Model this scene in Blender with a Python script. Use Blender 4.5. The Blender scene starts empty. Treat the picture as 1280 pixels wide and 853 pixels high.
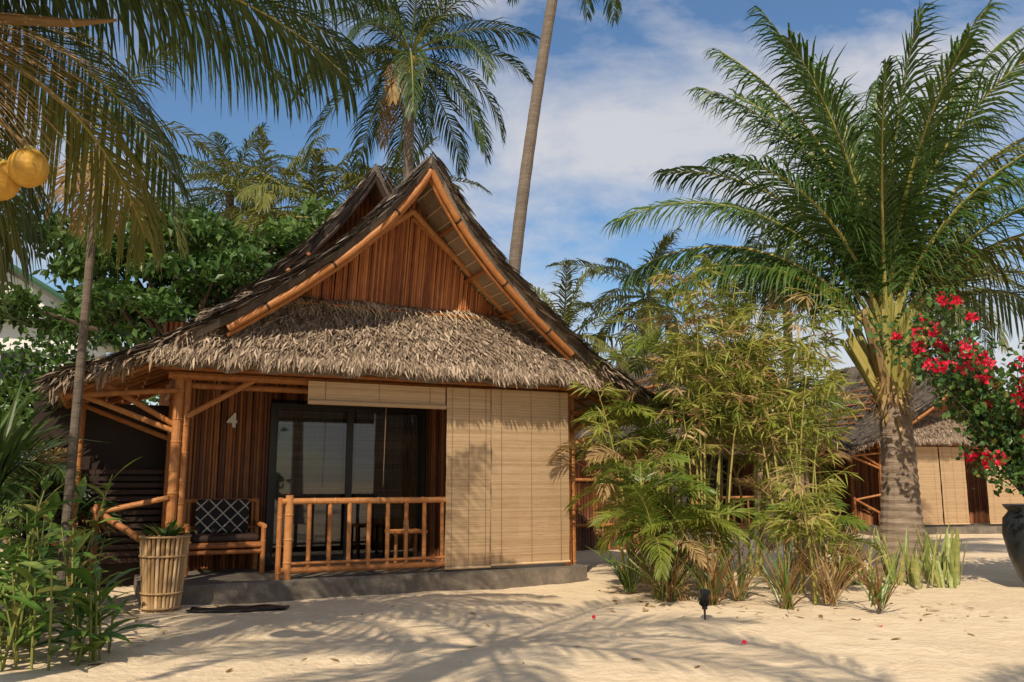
import bpy, math, random
from mathutils import Vector, noise, Matrix, Quaternion
random.seed(11)
R=random.uniform
V=Vector
scene=bpy.context.scene
rad=math.radians

# ------------------------------------------------------------ materials
def mat(name,cols,rough=.6,nscale=3,stretch=(1,1,1),bump=0,bscale=40,bstretch=None,transl=0,spec=.3,rw=.6,dark=None):
    m=bpy.data.materials.new(name); m.use_nodes=True
    nt=m.node_tree; N=nt.nodes; L=nt.links
    b=N['Principled BSDF']; b.inputs['Roughness'].default_value=rough
    b.inputs['Specular IOR Level'].default_value=spec
    tc=N.new('ShaderNodeTexCoord'); mp=N.new('ShaderNodeMapping'); mp.inputs['Scale'].default_value=stretch
    L.new(tc.outputs['Object'],mp.inputs['Vector'])
    no=N.new('ShaderNodeTexNoise'); no.inputs['Scale'].default_value=nscale; no.inputs['Detail'].default_value=6
    no.inputs['Roughness'].default_value=.65
    L.new(mp.outputs[0],no.inputs['Vector'])
    at=N.new('ShaderNodeAttribute'); at.attribute_name='rnd'
    a=N.new('ShaderNodeMath'); a.operation='MULTIPLY'; a.inputs[1].default_value=rw; L.new(at.outputs['Fac'],a.inputs[0])
    c=N.new('ShaderNodeMath'); c.operation='MULTIPLY_ADD'; c.inputs[1].default_value=(1-rw)*1.6; L.new(no.outputs['Fac'],c.inputs[0]); L.new(a.outputs[0],c.inputs[2])
    d=N.new('ShaderNodeMath'); d.operation='SUBTRACT'; d.inputs[1].default_value=(1-rw)*.3; L.new(c.outputs[0],d.inputs[0])
    rp=N.new('ShaderNodeValToRGB'); el=rp.color_ramp.elements
    n=len(cols)
    el[0].color=(*cols[0],1); el[0].position=.05; el[1].color=(*cols[-1],1); el[1].position=.95
    for i in range(1,n-1):
        e=el.new(.05+.9*i/(n-1)); e.color=(*cols[i],1)
    L.new(d.outputs[0],rp.inputs[0]); L.new(rp.outputs[0],b.inputs['Base Color'])
    if bump:
        n2=N.new('ShaderNodeTexNoise'); n2.inputs['Scale'].default_value=bscale; n2.inputs['Detail'].default_value=5
        mp2=N.new('ShaderNodeMapping'); mp2.inputs['Scale'].default_value=bstretch or stretch
        L.new(tc.outputs['Object'],mp2.inputs['Vector']); L.new(mp2.outputs[0],n2.inputs['Vector'])
        bp=N.new('ShaderNodeBump'); bp.inputs['Strength'].default_value=bump; bp.inputs['Distance'].default_value=.02
        L.new(n2.outputs['Fac'],bp.inputs['Height']); L.new(bp.outputs[0],b.inputs['Normal'])
    if transl:
        t=N.new('ShaderNodeBsdfTranslucent'); L.new(rp.outputs[0],t.inputs['Color'])
        ms=N.new('ShaderNodeMixShader'); ms.inputs[0].default_value=transl
        L.new(b.outputs[0],ms.inputs[1]); L.new(t.outputs[0],ms.inputs[2]); L.new(ms.outputs[0],N['Material Output'].inputs['Surface'])
    return m

M={}
M['bamboo']=mat('bamboo_pole',[(.17,.055,.018),(.38,.145,.042),(.56,.26,.09)],rough=.5,nscale=5,stretch=(2,2,2),bump=.3,spec=.3,rw=.45)
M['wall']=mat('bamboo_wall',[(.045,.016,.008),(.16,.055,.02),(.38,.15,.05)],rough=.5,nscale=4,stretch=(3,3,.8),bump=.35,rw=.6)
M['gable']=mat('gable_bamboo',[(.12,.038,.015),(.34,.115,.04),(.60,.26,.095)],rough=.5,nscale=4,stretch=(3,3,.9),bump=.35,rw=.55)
M['thatch']=mat('thatch_skirt',[(.12,.083,.058),(.33,.24,.165),(.62,.49,.36)],rough=.95,nscale=1.6,bump=.6,bscale=60,transl=.08,rw=.7)
M['straw']=mat('straw_pale',[(.50,.38,.22),(.74,.60,.40)],rough=.8,transl=.1)
M['roof']=mat('thatch_roof_weathered',[(.045,.035,.028),(.14,.110,.086),(.32,.255,.195)],rough=.9,nscale=1.2,bump=.8,bscale=50,rw=.6)
M['under']=mat('thatch_underside',[(.14,.10,.06),(.34,.24,.16),(.50,.38,.26)],rough=.85,nscale=6,stretch=(1,6,1),bump=.5,rw=.2)
M['blind']=mat('bamboo_blind',[(.42,.265,.14),(.62,.425,.245),(.77,.57,.36)],rough=.6,nscale=3,stretch=(1.5,1,14),rw=.5,transl=.12)
M['cord']=mat('blind_cord',[(.2,.13,.08),(.3,.2,.12)],rough=.8)
M['frame']=mat('door_frame_black',[(.010,.009,.008),(.02,.018,.016)],rough=.35)
M['curtain']=mat('curtain_slats',[(.14,.12,.10),(.34,.30,.26)],rough=.8,nscale=6,stretch=(1,1,10),rw=.6)
M['concrete']=mat('concrete_plinth',[(.08,.065,.05),(.16,.13,.10),(.30,.245,.19)],rough=.9,nscale=3.5,bump=.6,bscale=30,rw=.1)
M['deck']=mat('porch_floor',[(.12,.10,.08),(.2,.17,.14)],rough=.55,nscale=3)
M['slat']=mat('dark_slats',[(.02,.012,.008),(.06,.03,.02)],rough=.6)
M['white']=mat('white_paint',[(.65,.64,.6),(.78,.77,.73)],rough=.6)
M['green_roof']=mat('green_metal_roof',[(.03,.08,.05),(.05,.13,.08)],rough=.4)
M['black']=mat('black_plastic',[(.012,.012,.012),(.025,.025,.024)],rough=.4)
M['pot']=mat('glazed_pot',[(.01,.012,.014),(.03,.035,.04)],rough=.3,spec=.4)
M['basket']=mat('basket_weave',[(.30,.17,.07),(.52,.34,.17),(.66,.46,.26)],rough=.6,rw=.8)
M['trunk']=mat('palm_trunk',[(.13,.09,.065),(.27,.20,.145),(.42,.32,.23)],rough=.9,nscale=3,stretch=(1,1,5),bump=.8,bscale=8,bstretch=(1,1,6),rw=.3)
M['trunkdk']=mat('palm_trunk_grey',[(.06,.045,.035),(.13,.10,.075),(.21,.165,.125)],rough=.9,nscale=3,stretch=(1,1,5),bump=.8,bscale=8,bstretch=(1,1,6),rw=.3)
M['bark']=mat('bark',[(.05,.035,.025),(.12,.09,.06)],rough=.9,nscale=4,bump=.6,bscale=20)
M['palm']=mat('palm_leaf',[(.026,.058,.012),(.065,.125,.022),(.16,.22,.045)],rough=.42,nscale=.8,transl=.32,spec=.4)
M['palmdk']=mat('palm_leaf_dark',[(.018,.038,.010),(.045,.08,.018),(.10,.13,.03)],rough=.45,nscale=.8,transl=.25,spec=.4)
M['palmyl']=mat('palm_leaf_olive',[(.06,.075,.015),(.15,.155,.03),(.32,.27,.08)],rough=.5,nscale=.8,transl=.3)
M['dry']=mat('dry_frond',[(.16,.09,.035),(.34,.22,.09),(.55,.40,.20)],rough=.8,nscale=1,transl=.2)
M['rachis']=mat('rachis',[(.12,.15,.03),(.26,.26,.07)],rough=.5)
M['rachisy']=mat('rachis_yellow',[(.22,.22,.05),(.42,.34,.10)],rough=.5)
M['areca']=mat('areca_leaf',[(.055,.11,.015),(.16,.22,.028),(.38,.38,.08)],rough=.42,nscale=1.2,transl=.38,spec=.4)
M['bambleaf']=mat('bamboo_leaf',[(.08,.12,.015),(.24,.27,.038),(.52,.47,.13)],rough=.45,nscale=1.5,transl=.4)
M['lance']=mat('lance_leaf',[(.035,.09,.014),(.09,.18,.028),(.27,.32,.07)],rough=.35,nscale=1.5,transl=.28,spec=.5)
M['tree']=mat('tree_leaf',[(.020,.05,.010),(.06,.125,.02),(.16,.24,.045)],rough=.4,nscale=.5,transl=.3,spec=.4)
M['shrubleaf']=mat('shrub_leaf',[(.02,.06,.015),(.05,.12,.025),(.12,.20,.04)],rough=.4,nscale=1,transl=.25,spec=.4)
M['flower']=mat('bougainvillea_bract',[(.60,.010,.035),(.80,.02,.07),(.88,.07,.12)],rough=.6,transl=.35)
M['coconut']=mat('coconut_husk',[(.34,.18,.02),(.60,.33,.05)],rough=.55,nscale=14,bump=.3,rw=.2)
M['cordy']=mat('cordyline_leaf',[(.13,.05,.02),(.28,.15,.05),(.36,.32,.12)],rough=.5,transl=.25)
M['snake']=mat('snake_leaf',[(.08,.13,.03),(.22,.25,.07),(.50,.44,.16)],rough=.45,nscale=9,stretch=(1,1,2),rw=.4)
M['soil']=mat('soil',[(.03,.02,.012),(.06,.04,.025)],rough=1)

def sand():
    m=bpy.data.materials.new('sand'); m.use_nodes=True; nt=m.node_tree;N=nt.nodes;L=nt.links
    b=N['Principled BSDF']; b.inputs['Roughness'].default_value=.95; b.inputs['Specular IOR Level'].default_value=.1
    tc=N.new('ShaderNodeTexCoord')
    def nz(s,d):
        n=N.new('ShaderNodeTexNoise'); n.inputs['Scale'].default_value=s; n.inputs['Detail'].default_value=d; L.new(tc.outputs['Object'],n.inputs['Vector']); return n
    n1=nz(.5,6); n2=nz(14,6); n3=nz(130,3); n4=nz(3.2,5)
    r=N.new('ShaderNodeValToRGB'); e=r.color_ramp.elements
    e[0].position=.25; e[0].color=(.62,.465,.30,1); e[1].position=.75; e[1].color=(.84,.675,.47,1)
    a=N.new('ShaderNodeMix'); a.inputs[0].default_value=.5
    L.new(n1.outputs['Fac'],a.inputs[2]); L.new(n4.outputs['Fac'],a.inputs[3]); L.new(a.outputs[0],r.inputs[0])
    r2=N.new('ShaderNodeValToRGB'); e=r2.color_ramp.elements; e[0].position=.26; e[0].color=(.40,.31,.24,1); e[1].position=.37; e[1].color=(1,1,1,1)
    L.new(n3.outputs['Fac'],r2.inputs[0])
    mx=N.new('ShaderNodeMix'); mx.data_type='RGBA'; mx.blend_type='MULTIPLY'; mx.inputs[0].default_value=.8
    L.new(r.outputs[0],mx.inputs[6]); L.new(r2.outputs[0],mx.inputs[7]); L.new(mx.outputs[2],b.inputs['Base Color'])
    s=N.new('ShaderNodeMath'); s.operation='MULTIPLY_ADD'; s.inputs[1].default_value=.25
    L.new(n3.outputs['Fac'],s.inputs[0]); L.new(n2.outputs['Fac'],s.inputs[2])
    s2=N.new('ShaderNodeMath'); s2.operation='MULTIPLY_ADD'; s2.inputs[1].default_value=1.6
    L.new(n4.outputs['Fac'],s2.inputs[0]); L.new(s.outputs[0],s2.inputs[2])
    bp=N.new('ShaderNodeBump'); bp.inputs['Strength'].default_value=.6; bp.inputs['Distance'].default_value=.05
    L.new(s2.outputs[0],bp.inputs['Height']); L.new(bp.outputs[0],b.inputs['Normal'])
    return m
M['sand']=sand()
g=bpy.data.materials.new('door_glass'); g.use_nodes=True; N=g.node_tree.nodes;L=g.node_tree.links
N.remove(N['Principled BSDF']); tr=N.new('ShaderNodeBsdfTransparent'); tr.inputs[0].default_value=(.62,.64,.64,1)
gl=N.new('ShaderNodeBsdfGlossy'); gl.inputs['Roughness'].default_value=.02
fr=N.new('ShaderNodeFresnel'); fr.inputs[0].default_value=1.65
mm=N.new('ShaderNodeMath'); mm.operation='ADD'; mm.inputs[1].default_value=.03; L.new(fr.outputs[0],mm.inputs[0])
ms=N.new('ShaderNodeMixShader'); L.new(mm.outputs[0],ms.inputs[0]); L.new(tr.outputs[0],ms.inputs[1]); L.new(gl.outputs[0],ms.inputs[2]); L.new(ms.outputs[0],N['Material Output'].inputs[0])
M['glass']=g
c=bpy.data.materials.new('cushion_pattern'); c.use_nodes=True; N=c.node_tree.nodes;L=c.node_tree.links
b=N['Principled BSDF']; b.inputs['Roughness'].default_value=.9
tc=N.new('ShaderNodeTexCoord'); mp=N.new('ShaderNodeMapping'); mp.inputs['Rotation'].default_value=(0,rad(45),0); mp.inputs['Scale'].default_value=(7,7,7)
L.new(tc.outputs['Object'],mp.inputs[0])
ck=N.new('ShaderNodeTexBrick'); ck.offset=0; ck.inputs['Scale'].default_value=1.0; ck.inputs['Color1'].default_value=(.012,.01,.01,1); ck.inputs['Color2'].default_value=(.02,.015,.013,1); ck.inputs['Mortar'].default_value=(.45,.40,.33,1); ck.inputs['Mortar Size'].default_value=.06; ck.inputs['Brick Width'].default_value=1; ck.inputs['Row Height'].default_value=1
sx=N.new('ShaderNodeSeparateXYZ'); cx=N.new('ShaderNodeCombineXYZ'); L.new(mp.outputs[0],sx.inputs[0]); L.new(sx.outputs[0],cx.inputs[0]); L.new(sx.outputs[2],cx.inputs[1]); L.new(cx.outputs[0],ck.inputs['Vector']); L.new(ck.outputs['Color'],b.inputs['Base Color'])
M['cushion']=c

# ------------------------------------------------------------ mesh builder
class MB:
    def __init__(s,*mats): s.v=[];s.f=[];s.m=[];s.r=[];s.mats=mats
    def add(s,vs,fs,m=0,r=None):
        o=len(s.v); s.v.extend(vs)
        if r is None: r=random.random()
        for f in fs: s.f.append(tuple(i+o for i in f)); s.m.append(m); s.r.append(r)
    def box(s,a,b,m=0,r=None):
        x0,y0,z0=a;x1,y1,z1=b
        s.add([(x0,y0,z0),(x1,y0,z0),(x1,y1,z0),(x0,y1,z0),(x0,y0,z1),(x1,y0,z1),(x1,y1,z1),(x0,y1,z1)],
              [(0,3,2,1),(4,5,6,7),(0,1,5,4),(1,2,6,5),(2,3,7,6),(3,0,4,7)],m,r)
    def tube(s,pts,rs,seg=8,m=0,r=None,cap=True):
        pts=[V(p) for p in pts]; n=len(pts); vs=[];fs=[]
        d0=(pts[-1]-pts[0]).normalized(); ref=V((0,0,1)) if abs(d0.z)<.9 else V((1,0,0))
        for i,p in enumerate(pts):
            d=(pts[min(i+1,n-1)]-pts[max(i-1,0)]).normalized()
            a=d.cross(ref).normalized(); b=d.cross(a)
            rr=rs[i] if hasattr(rs,'__len__') else rs
            for k in range(seg):
                t=2*math.pi*k/seg; vs.append(tuple(p+a*(math.cos(t)*rr)+b*(math.sin(t)*rr)))
        for i in range(n-1):
            for k in range(seg):
                k2=(k+1)%seg; fs.append((i*seg+k,i*seg+k2,(i+1)*seg+k2,(i+1)*seg+k))
        if cap: fs.append(tuple(range(seg))); fs.append(tuple((n-1)*seg+k for k in range(seg))[::-1])
        s.add(vs,fs,m,r)
    def pole(s,p0,p1,r=.04,m=0,seg=10,node=.32,rv=None):
        p0=V(p0);p1=V(p1);L=(p1-p0).length; d=(p1-p0)/L
        pts=[p0];rs=[r]; x=R(.05,node)
        while x<L-.03:
            for dx,k in((-.014,1.),(-.004,1.11),(.004,1.11),(.014,1.)):
                pts.append(p0+d*(x+dx)); rs.append(r*k)
            x+=node*R(.85,1.15)
        pts.append(p1);rs.append(r*.97)
        s.tube(pts,rs,seg,m,rv)
    def build(s,name,parent=None,smooth=False,loc=None,rot=None):
        me=bpy.data.meshes.new(name); me.from_pydata([tuple(v) for v in s.v],[],s.f)
        for k in s.mats: me.materials.append(M[k])
        me.polygons.foreach_set('material_index',s.m)
        at=me.attributes.new('rnd','FLOAT','FACE'); at.data.foreach_set('value',s.r)
        if smooth: me.polygons.foreach_set('use_smooth',[True]*len(s.f))
        me.update()
        o=bpy.data.objects.new(name,me); scene.collection.objects.link(o)
        if parent: o.parent=parent
        if loc: o.location=loc
        if rot is not None: o.rotation_euler=(0,0,rot)
        return o
def empty(name,loc=(0,0,0),rz=0):
    e=bpy.data.objects.new(name,None); e.empty_display_size=.3; scene.collection.objects.link(e); e.location=loc; e.rotation_euler=(0,0,rz); return e

# ------------------------------------------------------------ foliage primitives
UP=V((0,0,1))
def strip(mb,p,d,wv,L,w,segs,grav,m,r=None,prof=(.6,1,.8,.08)):
    p=V(p); d=V(d).normalized(); vs=[]; n=len(prof)-1
    for i in range(n+1):
        ww=w*prof[i]*.5
        vs.append(tuple(p-wv*ww)); vs.append(tuple(p+wv*ww))
        if i<n:
            p=p+d*(L/n); d=(d+V((0,0,-grav))).normalized()
    mb.add(vs,[(2*i,2*i+1,2*i+3,2*i+2) for i in range(n)],m,r)
def frond(mb,p,az,el0,el1,L,leafL,n=46,w=.035,droop=.25,m=0,mr=1,twist=0,vang=.3,r0=.03,start=.12,base=None):
    p=V(p); K=14; P=[];D=[];S=[];NN=[]
    hb=base if base is not None else R(.0,.6)
    az1=az+R(-.12,.12)
    for i in range(K+1):
        t=i/K; el=el0+(el1-el0)*(t**1.25); a=az+(az1-az)*t
        d=V((math.cos(a)*math.cos(el),math.sin(a)*math.cos(el),math.sin(el)))
        s=V((math.sin(a),-math.cos(a),0)); nn=s.cross(d)
        q=Quaternion(d,twist*(.4+.6*t)); s=q@s; nn=q@nn
        P.append(p.copy());D.append(d);S.append(s);NN.append(nn); p=p+d*(L/K)
    mb.tube(P,[r0*(1-.85*i/K) for i in range(K+1)],5,mr,cap=False)
    for i in range(n):
        t=start+(1-start)*(i+R(-.3,.3))/(n-1); t=min(max(t,0),.999); k=t*K; j=int(k); f=k-j
        pp=P[j].lerp(P[j+1],f); d=D[j];s=S[j];nn=NN[j]
        l=leafL*max(.25,math.sin(math.pi*(.1+.82*t))**.7)
        for sd in(-1,1):
            if R(0,1)<.03: continue
            a=rad(28+38*t)+R(-.1,.1)
            dr=(s*(sd*math.cos(a))+d*math.sin(a)+nn*(vang+R(-.15,.15))).normalized()
            wv=(d-dr*d.dot(dr)).normalized()
            wv=(wv+nn*R(-.3,.3)).normalized()
            strip(mb,pp,dr,wv,l*R(.82,1.1),w,3,droop*R(.5,1.5),m,min(1,max(0,hb*.6+R(0,.4))))
def palm(name,base,top,r_base,r_top,nf,L,leafL,mats=('palm','rachis','trunk','dry'),n=46,w=.04,droop=.25,elr=(-20,80),seed=0,flare=1.5,azs=None,bend=1.0,dry=0,loc=None,coco=0):
    random.seed(seed)
    mb=MB(*mats,'coconut'); b=V(base);t=V(top)
    K=26; pts=[];rs=[]
    for i in range(K*2+1):
        u=i/(2*K); mid=b.lerp(t,u); mid=mid+(t-V((b.x,b.y,t.z)))*0.12*math.sin(math.pi*u)*-1
        rr=r_base*(1-u)+r_top*u; rr*=1+(flare-1)*math.exp(-u*9); rr*=1.0+(.045 if i%2 else 0)
        pts.append(mid);rs.append(rr)
    mb.tube(pts,rs,12,2)
    for i in range(nf):
        u=i/max(1,nf-1)
        az=i*2.399+R(-.3,.3); e=elr[1]+(elr[0]-elr[1])*(u**.8)+R(-6,6)
        l=L*R(.85,1.1)*(0.8 if u<.12 else 1)
        e1=e-R(55,85)*bend*(.55+.45*math.cos(rad(max(e,0))))
        st=t+V((math.cos(az),math.sin(az),0))*r_top*.7+UP*(.25*(1-u))
        frond(mb,st,az,rad(e),rad(max(e1,-88)),l,leafL,n,w,droop,0,1,R(-.5,.5),R(.05,.35),r0=r_top*.28)
    for i in range(dry):
        az=R(0,6.28); frond(mb,t-UP*.2,az,rad(R(-50,-20)),rad(-88),L*.6,leafL*.7,int(n*.6),w,.4,3,3,R(-1,1),.1,r0=.03)
    for i in range(coco):
        a=R(0,6.28); q=t+V((math.cos(a)*.3,math.sin(a)*.3,-.25+R(-.2,.1)))
        ball(mb,q,.12,4)
    return mb.build(name,loc=loc)
def ball(mb,c,r,m,sz=1.15,rv=None):
    c=V(c);vs=[];fs=[];a=18;bq=12
    if rv is None: rv=R(0,1)
    for i in range(bq+1):
        th=math.pi*i/bq
        for k in range(a):
            ph=2*math.pi*k/a; r2=r*(1+.035*math.cos(3*ph)); vs.append((c.x+r2*math.sin(th)*math.cos(ph),c.y+r2*math.sin(th)*math.sin(ph),c.z+r*sz*math.cos(th)))
    for i in range(bq):
        for k in range(a):
            fs.append((i*a+k,(i+1)*a+k,(i+1)*a+(k+1)%a,i*a+(k+1)%a))
    mb.add(vs,fs,m,rv)
def leaf(mb,p,d,L,W,grav,m,r=None,fold=.25,prof=(.15,.75,1,.7,.05)):
    p=V(p);d=V(d).normalized(); sd=d.cross(UP)
    if sd.length<.1: sd=V((1,0,0))
    sd.normalize(); sd=(Quaternion(d,R(-.6,.6))@sd); n=len(prof)-1; vs=[]
    for i in range(n+1):
        nn=sd.cross(d); ww=W*prof[i]*.5
        vs+= [tuple(p-sd*ww+nn*ww*fold),tuple(p),tuple(p+sd*ww+nn*ww*fold)]
        p=p+d*(L/n); d=(d+V((0,0,-grav))).normalized()
    fs=[]
    for i in range(n): fs+=[(3*i,3*i+1,3*i+4,3*i+3),(3*i+1,3*i+2,3*i+5,3*i+4)]
    mb.add(vs,fs,m,r)
def rdir():
    z=R(-1,1);a=R(0,6.283);q=math.sqrt(1-z*z); return V((q*math.cos(a),q*math.sin(a),z))
def qleaf(mb,p,size,m,r=None,aspect=.5,flat=.5):
    nrm=(rdir()+UP*flat).normalized(); d=nrm.cross(rdir()); 
    if d.length<.05: d=V((1,0,0))
    d.normalize(); s=nrm.cross(d); p=V(p)
    mb.add([tuple(p),tuple(p+d*size*.5+s*size*aspect*.5+nrm*size*.06),tuple(p+d*size-UP*size*.1),tuple(p+d*size*.5-s*size*aspect*.5+nrm*size*.06)],[(0,1,2),(0,2,3)],m,r)
def clump(mb,c,rx,rz,n,size,m,tone=None,aspect=.5):
    tone=R(0,.6) if tone is None else tone
    for i in range(n):
        d=rdir(); k=R(.35,1)**.5
        p=V(c)+V((d.x*rx*k,d.y*rx*k,d.z*rz*k))
        qleaf(mb,p,size*R(.7,1.25),m,min(1,max(0,tone+.25*d.z+R(-.15,.3))),aspect)

# ------------------------------------------------------------ ground
def axis(a,b,n,c):
    out=[]
    for i in range(n+1):
        t=-1+2*i/n; k=math.sinh(4.6*t)/math.sinh(4.6); out.append(c+(k*(b-c) if k>0 else -k*(a-c)))
    return out
xs=axis(-300,300,320,0); ys=axis(-300,600,360,8.5)
mb=MB('sand'); nx=len(xs)
random.seed(200)
prints=[]
for w_ in range(10):
    x=R(-3,6);y=R(6.2,9.2);a=R(-.5,.9); s_=1
    for k in range(11):
        prints.append((x-math.sin(a)*.1*s_,y+math.cos(a)*.1*s_,a)); x+=math.cos(a)*.6;y+=math.sin(a)*.6;a+=R(-.12,.12);s_=-s_
def gh(x,y):
    if abs(x)>60 or abs(y)>80: return 0
    z=.05*noise.noise(V((x*.35,y*.35,0)))+.03*noise.noise(V((x*1.3,y*1.3,3)))+.022*noise.noise(V((x*3.4,y*3.4,7)))
    return z-.02
def ghp(x,y):
    z=gh(x,y)
    if -5<x<9 and 5<y<13:
        for px,py,a in prints:
            dx=x-px;dy=y-py
            if abs(dx)<.3 and abs(dy)<.3:
                u=(dx*math.cos(a)+dy*math.sin(a))/.15; v=(-dx*math.sin(a)+dy*math.cos(a))/.075; q=u*u+v*v
                z+=-.032*math.exp(-q)+.011*math.exp(-(math.sqrt(q)-1.7)**2*3)
    return z
mb.v=[(x,y,ghp(x,y)) for y in ys for x in xs]
for j in range(len(ys)-1):
    for i in range(nx-1):
        mb.f.append((j*nx+i,j*nx+i+1,(j+1)*nx+i+1,(j+1)*nx+i)); mb.m.append(0); mb.r.append(.5)
mb.build('sand_ground',smooth=True)
random.seed(77)
mb=MB('dry','cordy')
for k in range(460):
    if R(0,1)<.6: x=R(1.2,5.6);y=R(9.6,12.5)
    elif R(0,1)<.5: x=R(-6,-3.3);y=R(7,10)
    else: x=R(-5,8);y=R(6.3,13)
    L_=R(.03,.16); a=R(0,6.28); p=V((x,y,gh(x,y)+.008))
    if (x+4.03)*.899+(y-10.6)*.438>0 and -(x+4.03)*.438+(y-10.6)*.899>-.05 and x<1.4: continue
    strip(mb,p,(math.cos(a),math.sin(a),R(0,.12)),V((-math.sin(a),math.cos(a),R(-.2,.2))),L_,L_*R(.1,.35),3,.02,random.choice((0,0,1)))
mb.build('leaf_litter')

# ------------------------------------------------------------ cottage
TH=rad(26); O=V((-4.03,10.6,0)); MX=2.82
e1=V((math.cos(TH),math.sin(TH),0)); e2=V((-math.sin(TH),math.cos(TH),0))
def W(x,y,z=0): return O+e1*x+e2*y+UP*z
PR=[(0,5.95),(.25,5.56),(.6,5.13),(1.1,4.65),(1.7,4.17),(2.44,3.66),(3.2,3.2),(3.8,2.93),(4.4,2.7)]
def prof(o,lift=0):
    o=abs(o)
    for (a,za),(b,zb) in zip(PR,PR[1:]):
        if o<=b: return za+(zb-za)*(o-a)/(b-a)+lift*(1-o/4.4)
    return PR[-1][1]
def yfront(o):
    o=abs(o); return -.9+.5*o/2.44 if o<2.44 else -.4+.35*(o-2.44)/1.96
cot=empty('bamboo_cottage',O,TH)
def roofpart(name,yf,yb,lift,nst,seed):
    random.seed(seed)
    mb=MB('roof','under','roof','thatch')
    offs=[.0]+[4.4*i/22 for i in range(1,23)]
    ny=14
    for sd in(-1,1):
        T=[];B=[]
        for o in offs:
            f=yf(o)
            for j in range(ny+1):
                y=f+(yb-f)*j/ny; z=prof(o,lift)+.05*noise.noise(V((o*2,y*2,sd)))
                T.append((MX+sd*o,y,z)); B.append((MX+sd*o,y+.02,z-.17))
        n=len(T); c=ny+1; fs=[]; fb=[]
        for i in range(len(offs)-1):
            for j in range(ny):
                a=i*c+j; fs.append((a,a+1,a+c+1,a+c)); fb.append((n+a,n+a+c,n+a+c+1,n+a+1))
        edge=[]
        for i in range(len(offs)-1):
            a=i*c; edge.append((a,a+c,n+a+c,n+a)); a+=ny; edge.append((a,n+a,n+a+c,a+c))
        for j in range(ny):
            a=(len(offs)-1)*c+j; edge.append((a,a+1,n+a+1,n+a))
        o0=len(mb.v); mb.v+=T+B
        for F,mi in((fs,0),(fb,1),(edge,2)):
            for q in F: mb.f.append(tuple(k+o0 for k in q)); mb.m.append(mi); mb.r.append(R(0,1) if mi!=1 else .5)
        for k in range(nst):
            o=4.4*math.sqrt(R(0,1))if R(0,1)<.4 else R(0.02,4.4); f=yf(o); u=R(0,1); 
            if R(0,1)<.25: u=0
            y=f+(yb-f)*u-(.04 if u==0 else 0); z=prof(o,lift); dz=(prof(o+.1,lift)-z)
            d=V((sd*.1,R(-.02,.02),dz)).normalized(); nr=V((sd*-dz,0,.1)).normalized()
            p=V((MX+sd*o,y,z))+nr*R(.01,.06) - (UP*R(0,.12) if u==0 else V((0,0,0)))
            if o>4.2: d=(d+V((0,0,-.5))).normalized()
            strip(mb,p,(d+nr*R(0,.22)).normalized(),V((0,1,0)) if u else V((R(-.4,.4),R(.3,1),R(-.2,.2))).normalized(),R(.15,.38),R(.02,.06),3,.04,0,R(0,1))
        for k in range(900 if lift==0 else 500):
            y=yf(4.4)+(yb-yf(4.4))*R(0,1); o=R(3.9,4.42); z=prof(o,lift)
            strip(mb,(MX+sd*o,y,z+R(-.06,.05)),V((sd*R(.3,1),R(-.35,.25),-R(.2,1.2))),V((R(-.3,.3),1,R(-.4,.4))).normalized(),R(.12,.32),R(.015,.04),3,.1,3 if R(0,1)<.5 else 0,R(0,.6))
        if lift==0:
            for k in range(1100):
                o=R(2.9,4.42); y=yf(o)+R(-.05,.35); z=prof(o)
                strip(mb,(MX+sd*o,y,z+R(-.08,.05)),V((sd*R(-.1,.9),R(-.9,0),-R(.15,.8))),V((R(.2,1),R(-.5,.5),R(-.4,.4))).normalized(),R(.12,.30),R(.015,.04),3,.08,3,R(0,.8))
    for k in range(60):
        y=R(yf(0),yb); sd=random.choice((-1,1))
        strip(mb,(MX,y,prof(0,lift)+.04),(sd*.5,R(-.1,.1),-.6),V((0,1,0)),R(.3,.5),.07,3,.05,0)
    return mb.build(name,cot)
roofpart('front_gable_roof',yfront,2.4,0,3800,1)
roofpart('rear_gable_roof',lambda o:1.75+.5*min(abs(o),2.6)/2.6,6.8,.78,3800,2)

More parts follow.
